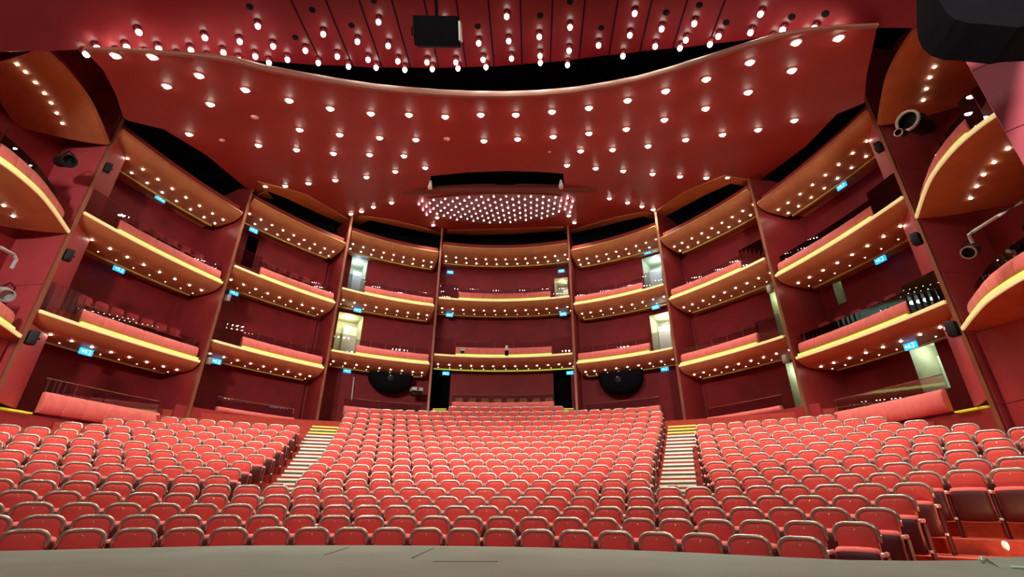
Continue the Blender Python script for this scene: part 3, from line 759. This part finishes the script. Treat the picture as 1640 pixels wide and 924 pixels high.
strip(bm, loops); struct('ceiling_front', bm, MT['sail'], True)
# seams of the sail
for k in range(-6, 8):
    xs = 1.64 * (k + .5) * .55 * 1.0
    for q in (0,):
        bm = bmesh.new(); x = xs * 1.0
        pts = []
        for i in range(9):
            f = i / 8; y = lerp(0., edge_y(x) - .02, f); xx = x * (1 + 0.0 * f); pts.append([Vector((xx + w, y, sail_z(xx, 0) + z)) for w, z in ((-.022, -.008), (.022, -.008), (.022, .01), (-.022, .01))])
        strip(bm, pts, closed=True, caps=True); o = struct('trim', bm, MT['black'])
SL = [(219.9, 45.2), (152.4, 70.9), (134.5, 80.6), (200, 69), (185, 79), (252, 71.7), (232, 81), (326.6, 53.8), (304, 74), (283, 83.7), (383, 59.8), (356.5, 77.7), (331.7, 86.2), (382, 89.6),
      (412.4, 35), (437, 67.4), (460, 88.8), (408, 83.7), (430, 94), (489, 74.3), (509.8, 94), (518, 47.8), (540.5, 83.7), (558.4, 99.9), (573, 59.8), (590, 88.8), (602.8, 101.6), (607, 28.2), (622.4, 66.6), (637.8, 91.3), (649, 105),
      (684.4, 93), (693, 104), (730.5, 93), (734, 103), (767, 62.3), (774, 88.8), (778.6, 100.7), (811.6, 19.6), (815, 58.9), (819.3, 87), (821, 97.3), (863.7, 52), (864.9, 82.8), (865.4, 93.9), (913, 36.7), (911.5, 74.3), (909.8, 88.8), (909, 97.3), (711.7, 34),
      (958.9, 65.7), (1017, 14.5), (1009.3, 49.5), (1002.4, 74.3), (998.2, 82.8), (1060.5, 39.3), (1050.2, 67.4), (1113.4, 30.7), (1099.8, 57.2), (1090.4, 70), (1152.7, 51.2), (1139, 64), (1220.7, 15.4), (1204.5, 45.2), (1256.6, 41), (1237.8, 55), (1307.8, 38.4), (1288, 51.2), (1334.8, 48)]
def sail_n(x):
    h = .05; s = (sail_z(x + h, 0) - sail_z(x - h, 0)) / (2 * h); return Vector((s, 0, -1)).normalized()
ME_DOME = mesh_of(lambda b: lathe(b, [(.1, 0), (.1, .02), (.085, .07), (.055, .105), (.03, .12), (0, .12)], 14), MT['sail'])
ME_BULB = mesh_of(lambda b: lathe(b, [(0, .121), (.045, .125), (.072, .17), (.066, .23), (.035, .28), (0, .292)], 12), MT['bulb'])
SLs = []
for q in sorted(SL):
    if all(math.hypot(q[0] - w_[0], q[1] - w_[1]) > 10.5 for w_ in SLs): SLs.append(q)
for k, (u, v) in enumerate(SLs):
    p = on_sail(u, v)
    r = empty('sail_lamp', p, 0, 'bright lamp in a red cup on the dark red front ceiling %d' % (k + 1), 'ceiling lamp', 'lamps on the front ceiling')
    r['label'] = 'bright lamp in a red cup on the dark red front ceiling, %s from the left' % ORD[k]
    r.rotation_mode = 'QUATERNION'; r.rotation_quaternion = sail_n(p.x).to_track_quat('Z', 'Y')
    inst('cup', ME_DOME, r); inst('bulb', ME_BULB, r)
    l = bpy.data.lights.new('sail_lamp_beam', 'SPOT'); l.energy = 80; l.spot_size = math.radians(104); l.spot_blend = .9; l.color = (1, .88, .72); l.shadow_soft_size = .08
    o = bpy.data.objects.new('sail_lamp_beam', l); C.objects.link(o); o.location = p + sail_n(p.x) * .36; o.rotation_euler = Vector((0, .4, -1)).to_track_quat('-Z', 'Y').to_euler()
ME_HOLE = mesh_of(lambda b: lathe(b, [(0, .012), (.08, .012), (.09, .006), (.09, -.01), (0, -.01)], 18), MT['black'])
for k, (u, v) in enumerate(sorted([(400, 11), (500, 16), (473, 60), (563, 41), (598, 1), (765, 42), (865, 25), (913, 3), (963, 45), (1067, 20), (1120, 8), (1163, 36), (1268, 27), (1322, 22)])):
    p = on_sail(u, v); o = inst('ceiling_port', ME_HOLE, None, p); o.rotation_mode = 'QUATERNION'; o.rotation_quaternion = sail_n(p.x).to_track_quat('Z', 'Y')
    tag(o, 'round black port on the front ceiling above a lamp row, %s from the left' % ORD[k], 'ceiling port', 'black ports on the front ceiling')

# ------------------------------------------------------------------ projector box hanging from the sail
c = at_y(700, 51, 8.2)
r = empty('hanging_speaker', c, 0, 'black box hanging under the dark red front ceiling', 'loudspeaker'); r.rotation_mode = 'XYZ'; r.rotation_euler = (math.radians(46), 0, math.radians(3))
bm = bmesh.new(); rbox(bm, (-.56, -.25, -.33), (.56, .4, .33), .02, 2); obj('housing', bm, MT['black'], r, True)
bm = bmesh.new(); rbox(bm, (.562, -.2, -.22), (.62, .3, .24), .025, 2); obj('side_lamp', bm, MT['white'], r, True)
bm = bmesh.new(); rbox(bm, (-.04, .0, .332), (.04, .08, 1.35), .008, 1); obj('hanger', bm, MT['black'], r)
bm = bmesh.new(); tube(bm, [(-.58, 0, -.1), (-.64, 0, -.06), (-.64, 0, .08), (-.58, 0, .12)], .02, 8); obj('handle', bm, MT['black'], r, True)
# two small white fixtures at the ends of the slot
for (u, v, s) in ((690, 287, 'left'), (898, 286, 'right')):
    p = on_ceil(u, v) + Vector((0, 0, -.1)); r = empty('slot_fixture', p, 0, 'small white fixture at the %s end of the black ceiling slot' % s, 'fixture', 'white fixtures at the ceiling slot')
    bm = bmesh.new(); lathe(bm, [(0, -.38), (.1, -.38), (.085, -.2), (.05, -.05), (.05, 0), (0, 0)], 14); obj('body', bm, MT['white'], r, True)
    bm = bmesh.new(); cyl(bm, (0, 0, 0), (0, 0, .06), .04, n=10); obj('stem', bm, MT['black'], r, True)

# ------------------------------------------------------------------ proscenium panel and black drape at upper right
A0 = at_y(1594, 183, 6.)
bm = bmesh.new()
P0, P1 = Vector((A0.x, A0.y)), Vector((A0.x + 2.6, A0.y - 3.0))
for j in range(8):
    upright(bm, P0.lerp(P1, .0), P0.lerp(P1, .33), .12, j * 1.3, j * 1.3 + 1.285); upright(bm, P0.lerp(P1, .335), P0.lerp(P1, 1.), .12, j * 1.3, j * 1.3 + 1.285)
struct('wall_proscenium', bm, MT['pinklit'])
bm = bmesh.new(); q = [at_y(u, v, 4.2) for u, v in [(1468, 40), (1470, 62), (1478, 78), (1492, 90), (1512, 96), (1540, 98), (1587, 103), (1600, 100), (1700, 95), (1700, -40), (1468, -40)]]
fr = [bm.verts.new(p + Vector((0, -.4, .1))) for p in q]; bk = [bm.verts.new(p) for p in q]
bm.faces.new(fr); bm.faces.new(bk[::-1])
for k in range(len(q)): bm.faces.new([fr[k], bk[k], bk[(k + 1) % len(q)], fr[(k + 1) % len(q)]])
tag(obj('hanging_bridge', bm, MT['black'], None, False), 'black rounded bridge casing at the upper right above the pink-lit panel', 'lighting bridge')

# ------------------------------------------------------------------ exit signs
def sign(b, u, v, o, label, tier, s=1.02):
    d, z = hit(u, v, b, o); p = PATH[b]
    if o < 1.6: z = min(z, zl(b, tier) - .345 - .105 * s)
    pos = p.P(d, o, z); n = p.nrm(d); ang = math.atan2(n.y, n.x) - PI / 2
    r = empty('exit_sign', pos, ang, label, 'exit sign', 'blue exit signs over the doors')
    w, h = .2 * s, .1 * s
    bm = bmesh.new(); rbox(bm, (-w, -.03, -h), (w, .03, h), .012, 2); obj('housing', bm, MT['blue'], r, True)
    bm = bmesh.new()
    def fl(pts):
        a = [bm.verts.new((x * s, -.034, y_ * s)) for x, y_ in pts]; c_ = [bm.verts.new((x * s, -.0305, y_ * s)) for x, y_ in pts]; bm.faces.new(a); bm.faces.new(c_[::-1])
        for k in range(len(pts)): bm.faces.new([a[k], c_[k], c_[(k + 1) % len(pts)], a[(k + 1) % len(pts)]])
    fl([(-.02 + .016 * math.cos(2 * PI * k / 10), .05 + .016 * math.sin(2 * PI * k / 10)) for k in range(10)])
    fl([(-.045, .03), (-.015, .034), (.0, .0), (.02, -.05), (.005, -.055), (-.015, -.015), (-.04, -.06), (-.055, -.05), (-.03, -.005), (-.038, .015), (-.065, .0), (-.07, .01)])
    fl([(.06, -.07), (.12, -.07), (.12, .07), (.06, .07), (.06, .055), (.105, .055), (.105, -.055), (.06, -.055)])
    fl([(-.15, 0), (-.11, .04), (-.11, .015), (-.085, .015), (-.085, -.015), (-.11, -.015), (-.11, -.04)])
    obj('pictogram', bm, MT['whitelit'], r)
SG = [('AL', 257, 318, 1.75, 3), ('AL', 190, 431, 2.0, 2), ('AL', 140, 558, 1.05, 1), ('BL', 406, 369, 1.75, 3), ('BL', 375, 469, 2.2, 2), ('BL', 347, 576, 1.2, 1), ('CL', 585, 409, 1.75, 3), ('CL', 573, 496, 1.4, 2), ('CL', 556, 594, 2.48, 1),
      ('D', 721, 436, 2.5, 3), ('D', 720, 504, 1.4, 2), ('D', 714, 598, 2.5, 1), ('D', 899, 434, 2.5, 3.1), ('D', 902, 503, 1.4, 2.1), ('D', 913, 597, 2.5, 1.1), ('CR', 1037, 404, 1.75, 3), ('CR', 1050, 492, 1.4, 2), ('CR', 1065, 591, 2.48, 1),
      ('AR', 1348, 298, 1.75, 3), ('AR', 1410, 416, 2.0, 2), ('AR', 1456, 547, 1.05, 1)]
for b, u, v, o, t in SG:
    lv = {3: 'topmost', 2: 'middle', 1: 'lowest'}[int(t)]
    sign(b, u, v, o, 'lit blue exit sign, %s in %s%s' % (lv, WHERE[b], '' if b != 'D' else (', left end' if u < 800 else ', right end')), int(t))

# ------------------------------------------------------------------ fixtures on columns and in the boxes
def spot(pos, d, s, label, m='blackgloss', lens=None, name='spotlight', cat='spotlight'):
    r = empty(name, pos, 0, label, cat, None); mx = face_to(d)
    bm = bmesh.new(); lathe(bm, [(0, -.32 * s), (.09 * s, -.3 * s), (.13 * s, -.2 * s), (.13 * s, .12 * s), (.15 * s, .13 * s), (.15 * s, .2 * s), (.125 * s, .2 * s), (.12 * s, .1 * s), (0, .09 * s)], 18, mx); obj('body', bm, MT[m], r, True)
    bm = bmesh.new(); lathe(bm, [(.125 * s, .201 * s), (.155 * s, .201 * s), (.155 * s, .235 * s), (.125 * s, .235 * s), (.125 * s, .201 * s)], 20, mx); obj('lens_ring', bm, MT[lens or 'grey'], r, True)
    bm = bmesh.new(); tube(bm, [(-.17 * s, 0, 0), (-.18 * s, 0, .15 * s), (0, 0, .28 * s), (.18 * s, 0, .15 * s), (.17 * s, 0, 0)], .016 * s, 6); obj('yoke', bm, MT['black'], r, True)
    return r
def column_box(u, v, y, s, label, face, m='blackgloss'):
    p = at_y(u, v, y); r = empty('column_speaker', p, face, label, 'loudspeaker', 'small speakers on the columns')
    bm = bmesh.new(); rbox(bm, (-.14 * s, -.12 * s, -.22 * s), (.14 * s, .12 * s, .22 * s), .03 * s, 2); obj('cabinet', bm, MT[m], r, True)
    bm = bmesh.new(); rbox(bm, (-.12 * s, -.14 * s, -.2 * s), (.12 * s, -.122 * s, .2 * s), .008, 1); obj('grille', bm, MT['black'] if m == 'blackgloss' else MT['grey'], r, True)
    bm = bmesh.new(); cyl(bm, (.02, .12 * s, 0), (.02, .17 * s, .0), .03 * s, n=8); obj('bracket', bm, MT['black'], r, True)
column_box(110, 409, 11.6, 0.78, 'small dark speaker on the far left column between the balconies', -.6)
column_box(52, 541, 11.6, 0.86, 'small dark speaker low on the far left column', -.6)
column_box(1467, 383, 11.6, 0.78, 'small grey-black speaker on the far right column between the balconies', .6)
column_box(1525, 527, 11.6, 0.86, 'small dark speaker low on the far right column', .6)
column_box(173, 269, 11.5, 0.70, 'small black speaker high on the far left column', -.6)
column_box(1407, 236, 11.5, 0.70, 'small black speaker high on the far right column', .6)
column_box(365, 477, 17.6, 0.62, 'pale grey speaker on the second column from the left, upper', -.5, 'grey'); column_box(335, 578, 17.6, 0.62, 'pale grey speaker on the second column from the left, lower', -.5, 'grey')
column_box(1233, 463, 17.6, 0.70, 'pale grey speaker on the second column from the right, upper', .5, 'grey'); column_box(1258, 575, 17.6, 0.70, 'pale grey speaker on the second column from the right, lower', .5, 'grey')
spot(at_y(103, 258, 10.6), (.9, -.3, -.25), 1.3, 'black long spotlight with round lens under the far left top box', lens='blackgloss')
spot(at_y(1468, 198, 10.6), (-.9, -.4, -.1), 1.9, 'black long spotlight with pale lens ring under the far right top box', lens='white')
spot(at_y(1444, 213, 10.4), (-.9, -.4, -.2), .7, 'small second lens with pale ring beside the far right spotlight', lens='white')
spot(at_y(1556, 402, 9.4), (-.8, -.4, -.4), .9, 'black spotlight clamped on the rail in the far right box')
spot(at_y(8, 470, 9.6), (.8, -.4, -.4), 1., 'grey spotlight by the rail in the far left box', m='grey')
def rail(pts, r_, label):
    bm = bmesh.new(); tube(bm, pts, r_, 8); tag(obj('equipment_rail', bm, MT['grey'], None, True), label, 'rail')
rail([at_y(1640, 322, 8.0), at_y(1600, 345, 8.6), at_y(1560, 370, 9.2), at_y(1552, 376, 9.25), at_y(1556, 386, 9.3), at_y(1558, 390, 9.3)], .035, 'pale equipment rail in the far right box between balconies')
rail([at_y(0, 396, 9.0), at_y(22, 408, 9.4), at_y(26, 416, 9.5), at_y(18, 430, 9.5)], .04, 'pale equipment rail in the far left box between balconies')
for k, (u, v) in enumerate(((1600, 360), (1625, 350), (1585, 390))):
    pass

# solid black rounded pods for the dark arched shapes over the rear side doors, small white projector, centre fixtures
for s, u, v, b in (('left', 626, 604, 'CL'), ('right', 994, 606, 'CR')):
    d, z = hit(u, v, b, 1.3); p = PATH[b]; pos = p.P(d, 1.3, z); n = p.nrm(d)
    r = empty('black_pod', pos, math.atan2(n.y, n.x) - PI / 2, 'large black rounded pod hanging in the ground tier, next %s of centre' % s, 'loudspeaker', 'black pods in the ground tier')
    tp = min(.72, zl(b, 1) - .42 - z)
    bm = bmesh.new(); loops = []
    for y, f in ((-.3, .55), (-.27, .82), (-.15, .97), (.1, 1.), (.35, .95)):
        o = [(-1.2 * f, tp)] + [(-1.2 * f * math.cos(PI * k / 20), .15 - 1.0 * f * math.sin(PI * k / 20) ** .8) for k in range(21)] + [(1.2 * f, tp)]
        loops.append([(x, y, z_) for x, z_ in o])
    strip(bm, loops, closed=True, caps=True); obj('shell', bm, MT['black'], r, True, 50)
    bm = bmesh.new(); lathe(bm, [(0, .02), (.12, .015), (.16, 0), (.16, -.02), (0, -.02)], 18, Matrix.Translation((-.05, -.31, -.1)) @ Matrix.Rotation(PI / 2, 4, 'X')); obj('front_disc', bm, MT['blackgloss'], r, True)
    bm = bmesh.new(); rbox(bm, (-.12, -.33, -.02), (-.06, -.315, .06), .004, 1); obj('badge', bm, MT['grey'], r)
d, z = hit(667, 625, 'CL', 1.0); pos = PATH['CL'].P(d, 1.0, z)
r = empty('projector', pos, .5, 'white projector on a dark base near the column left of centre', 'projector')
bm = bmesh.new(); rbox(bm, (-.3, -.25, -.06), (.3, .25, .12), .03, 2); obj('case', bm, MT['white'], r, True)
bm = bmesh.new(); rbox(bm, (-.27, -.2, -.3), (.27, .2, -.062), .02, 2); obj('base', bm, MT['blackgloss'], r, True)
bm = bmesh.new(); cyl(bm, (.0, -.3, .03), (.0, -.251, .03), .06, n=14); obj('lens', bm, MT['blackgloss'], r, True)
p = PATH['D']; z0 = zl('D', 1)
r = empty('lantern', p.P(3.95, -.12, z0 + .36), 0, 'small pale lantern fixed on the centre first-tier padded front', 'lantern')
bm = bmesh.new(); lathe(bm, [(0, -.05), (.09, -.04), (.12, .05), (.065, .2), (.03, .26), (0, .27)], 14); obj('shade', bm, MT['white'], r, True)
bm = bmesh.new(); lathe(bm, [(0, -.3), (.1, -.3), (.1, -.06), (0, -.06)], 12); obj('base', bm, MT['black'], r, True)
r = empty('front_camera', p.P(1.52, .02, z0 + .36), 0, 'small dark camera bracket at the left of the centre padded front', 'camera')
bm = bmesh.new(); rbox(bm, (-.16, -.06, -.06), (.16, .06, .08), .02, 2); obj('body', bm, MT['grey'], r, True)
bm = bmesh.new(); rbox(bm, (-.22, -.03, .06), (-.16, .05, .14), .01, 1); rbox(bm, (.16, -.03, .06), (.22, .05, .14), .01, 1); obj('ear', bm, MT['grey'], r)
bm = bmesh.new(); rbox(bm, (-.09, -.07, -.2), (.09, .05, -.061), .02, 1); obj('mount', bm, MT['blackgloss'], r, True)
# upright light strip at the ground tier door
a = hit(567, 604, 'CL', 2.4); b2 = hit(563, 641, 'CL', 2.4); bm = bmesh.new(); cyl(bm, PATH['CL'].P(a[0], 2.4, a[1]), PATH['CL'].P(b2[0], 2.4, b2[1]), .035, n=10)
tag(obj('door_strip', bm, MT['white'], None, True), 'white upright strip beside the ground tier door, left of centre', 'strip')

# ------------------------------------------------------------------ chairs behind the balcony fronts
def chair_meshes(m):
    def back(bm):
        loops = []
        for y, f in ((-.02, .9), (-.03, 1.), (.02, 1.), (.03, .9)):
            pts = [(-.2 * f, .42)] + [(-.2 * f + .08 - .08 * math.cos(PI / 2 * k / 4), .86 - .08 + .08 * math.sin(PI / 2 * k / 4) * f) for k in range(5)] + [(.2 * f - .08 + .08 * math.sin(PI / 2 * k / 4), .86 - .08 + .08 * math.cos(PI / 2 * k / 4) * f) for k in range(5)] + [(.2 * f, .42)]
            loops.append([(x, y + .2, z) for x, z in pts])
        strip(bm, loops, closed=True, caps=True)
    return {'backrest': mesh_of(back, m), 'seat': mesh_of(lambda b: rbox(b, (-.22, -.22, .4), (.22, .16, .47), .03, 2), m), 'leg': mesh_of(lambda b: cyl(b, (0, 0, 0), (0, 0, .4), .016, n=8), MT['blackgloss'])}
CH = {'red': chair_meshes(MT['chair']), 'ochre': chair_meshes(MT['brown'])}
def chairs(b, zfl, d0, d1, n, kind, tier, o=.85):
    p = PATH[b]
    for k in range(n):
        d = lerp(d0, d1, k / (n - 1)); nn = p.nrm(d); pos = p.P(d, o, zfl)
        kk = k if b[-1] == 'L' or b == 'D' else n - 1 - k
        r = empty('box_chair', pos, math.atan2(nn.y, nn.x) - PI / 2, '%s chair, %s from left behind the %s front, %s' % ({'red': 'dark red', 'ochre': 'ochre'}[kind], ORD[kk], TIER[tier], WHERE[b].replace('the ', '')), 'chair', 'chairs behind the box fronts')
        inst('seat', CH[kind]['seat'], r); inst('backrest', CH[kind]['backrest'], r)
        for x, y in ((-.18, -.18), (.18, -.18), (-.18, .13), (.18, .13)): inst('leg', CH[kind]['leg'], r, (x, y, 0))
for b, n in (('AL', 6), ('BL', 5), ('AR', 6)):
    chairs(b, zl(b, 2) + RISE + .003, 2.0, PATH[b].len - .6, n, 'red', 2)
for b, n in (('AL', 7), ('AR', 6)): chairs(b, zl(b, 1) + RISE + .003, 1.7, PATH[b].len - .6, n, 'red', 1)
chairs('D', 4.62 + CZ + .003, 1.5, PATH['D'].len - 1.5, 8, 'ochre', 0, .95)

# ------------------------------------------------------------------ lower right corner: floor lamp, knob and monitor wedge by the stage end
p = at_y(1610, 874, 6.9); r = empty('step_light', p, .5, 'round glowing step light on the red riser at lower right', 'step light')
bm = bmesh.new(); lathe(bm, [(0, .02), (.035, .015), (.04, 0), (0, 0)], 12, Matrix.Rotation(PI / 2, 4, 'X')); obj('lens', bm, MT['lampsmall'], r, True)
bm = bmesh.new(); lathe(bm, [(.04, .02), (.055, .015), (.055, -.01), (.04, -.01)], 14, Matrix.Rotation(PI / 2, 4, 'X')); obj('rim', bm, MT['grey'], r, True)
l = bpy.data.lights.new('step_glow', 'POINT'); l.energy = 22; l.color = (1, .6, .25); l.shadow_soft_size = .03
o = bpy.data.objects.new('step_glow', l); C.objects.link(o); o.location = p + Vector((-.05, -.25, .08))
p = at_z(1600, 890, SZ + .06)
r = empty('stage_monitor', (p.x, p.y, SZ), -.55, 'low grey wedge with a white edge and round knob at the right stage end', 'stage monitor')
bm = bmesh.new(); v = [bm.verts.new(q) for q in ((-.05, -.25, 0), (.9, -.25, 0), (.9, .25, 0), (-.05, .25, 0), (-.05, .2, .03), (.9, .2, .1), (.9, .25, .1), (-.05, .25, .03))]
for f in ((0, 1, 2, 3), (4, 5, 6, 7), (0, 4, 5, 1), (2, 6, 7, 3), (0, 3, 7, 4), (1, 5, 6, 2)): bm.faces.new([v[k] for k in f])
obj('wedge', bm, MT['stage'], r)
bm = bmesh.new(); rbox(bm, (0, -.275, .0), (.9, -.251, .016), .004, 1); obj('white_edge', bm, MT['white'], r)
bm = bmesh.new(); lathe(bm, [(0, -.024), (.016, -.02), (.024, 0), (.016, .02), (0, .024)], 16, Matrix.Translation((-.09, .1, .025))); obj('knob', bm, MT['cap'], r, True)

# ------------------------------------------------------------------ light and view
def area(loc, to, w, h, e, col):
    l = bpy.data.lights.new('unseen_flood', 'AREA'); l.shape = 'RECTANGLE'; l.size = w; l.size_y = h; l.energy = e; l.color = col
    o = bpy.data.objects.new('unseen_flood', l); C.objects.link(o); o.location = loc
    o.rotation_euler = (Vector(to) - Vector(loc)).to_track_quat('-Z', 'Y').to_euler(); return o
area((-3.5, -2, 9.5), (-3, 6, 0), 3, 1., 230, (.85, 1, .9)); area((3.5, -2, 9.5), (3, 6, 0), 3, 1., 230, (.85, 1, .9))
def flood(loc, to, cone, e, col):  # unseen floods added behind the camera to brighten balcony fronts and walls
    l = bpy.data.lights.new('unseen_flood', 'SPOT'); l.spot_size = math.radians(cone); l.spot_blend = 1.; l.energy = e; l.color = col; l.shadow_soft_size = .5
    o = bpy.data.objects.new('unseen_flood', l); C.objects.link(o); o.location = loc
    o.rotation_euler = (Vector(to) - Vector(loc)).to_track_quat('-Z', 'Y').to_euler()
for loc, to, e in (((-2, -5, 6.5), (0, 24, 9.5), 7000), ((-4, -5, 6.5), (-12, 15, 9.), 7500), ((4, -5, 6.5), (12, 15, 9.), 7500)):
    flood(loc, to, 62, e, (1, .87, .8))
w = bpy.data.worlds.new('world'); S.world = w; w.use_nodes = True
w.node_tree.nodes['Background'].inputs[0].default_value = (.03, .02, .022, 1); w.node_tree.nodes['Background'].inputs[1].default_value = .3
S.view_settings.view_transform = 'Standard'; S.view_settings.look = 'None'; S.view_settings.exposure = 0; S.view_settings.gamma = 1
try: S.view_settings.use_curve_mapping = False
except Exception: pass
S.cycles.use_denoising = True
S.cycles.max_bounces = 6; S.cycles.diffuse_bounces = 4; S.cycles.transparent_max_bounces = 12
S.cycles.sample_clamp_indirect = 4.; S.cycles.use_light_tree = True; S.cycles.caustics_reflective = False; S.cycles.caustics_refractive = False
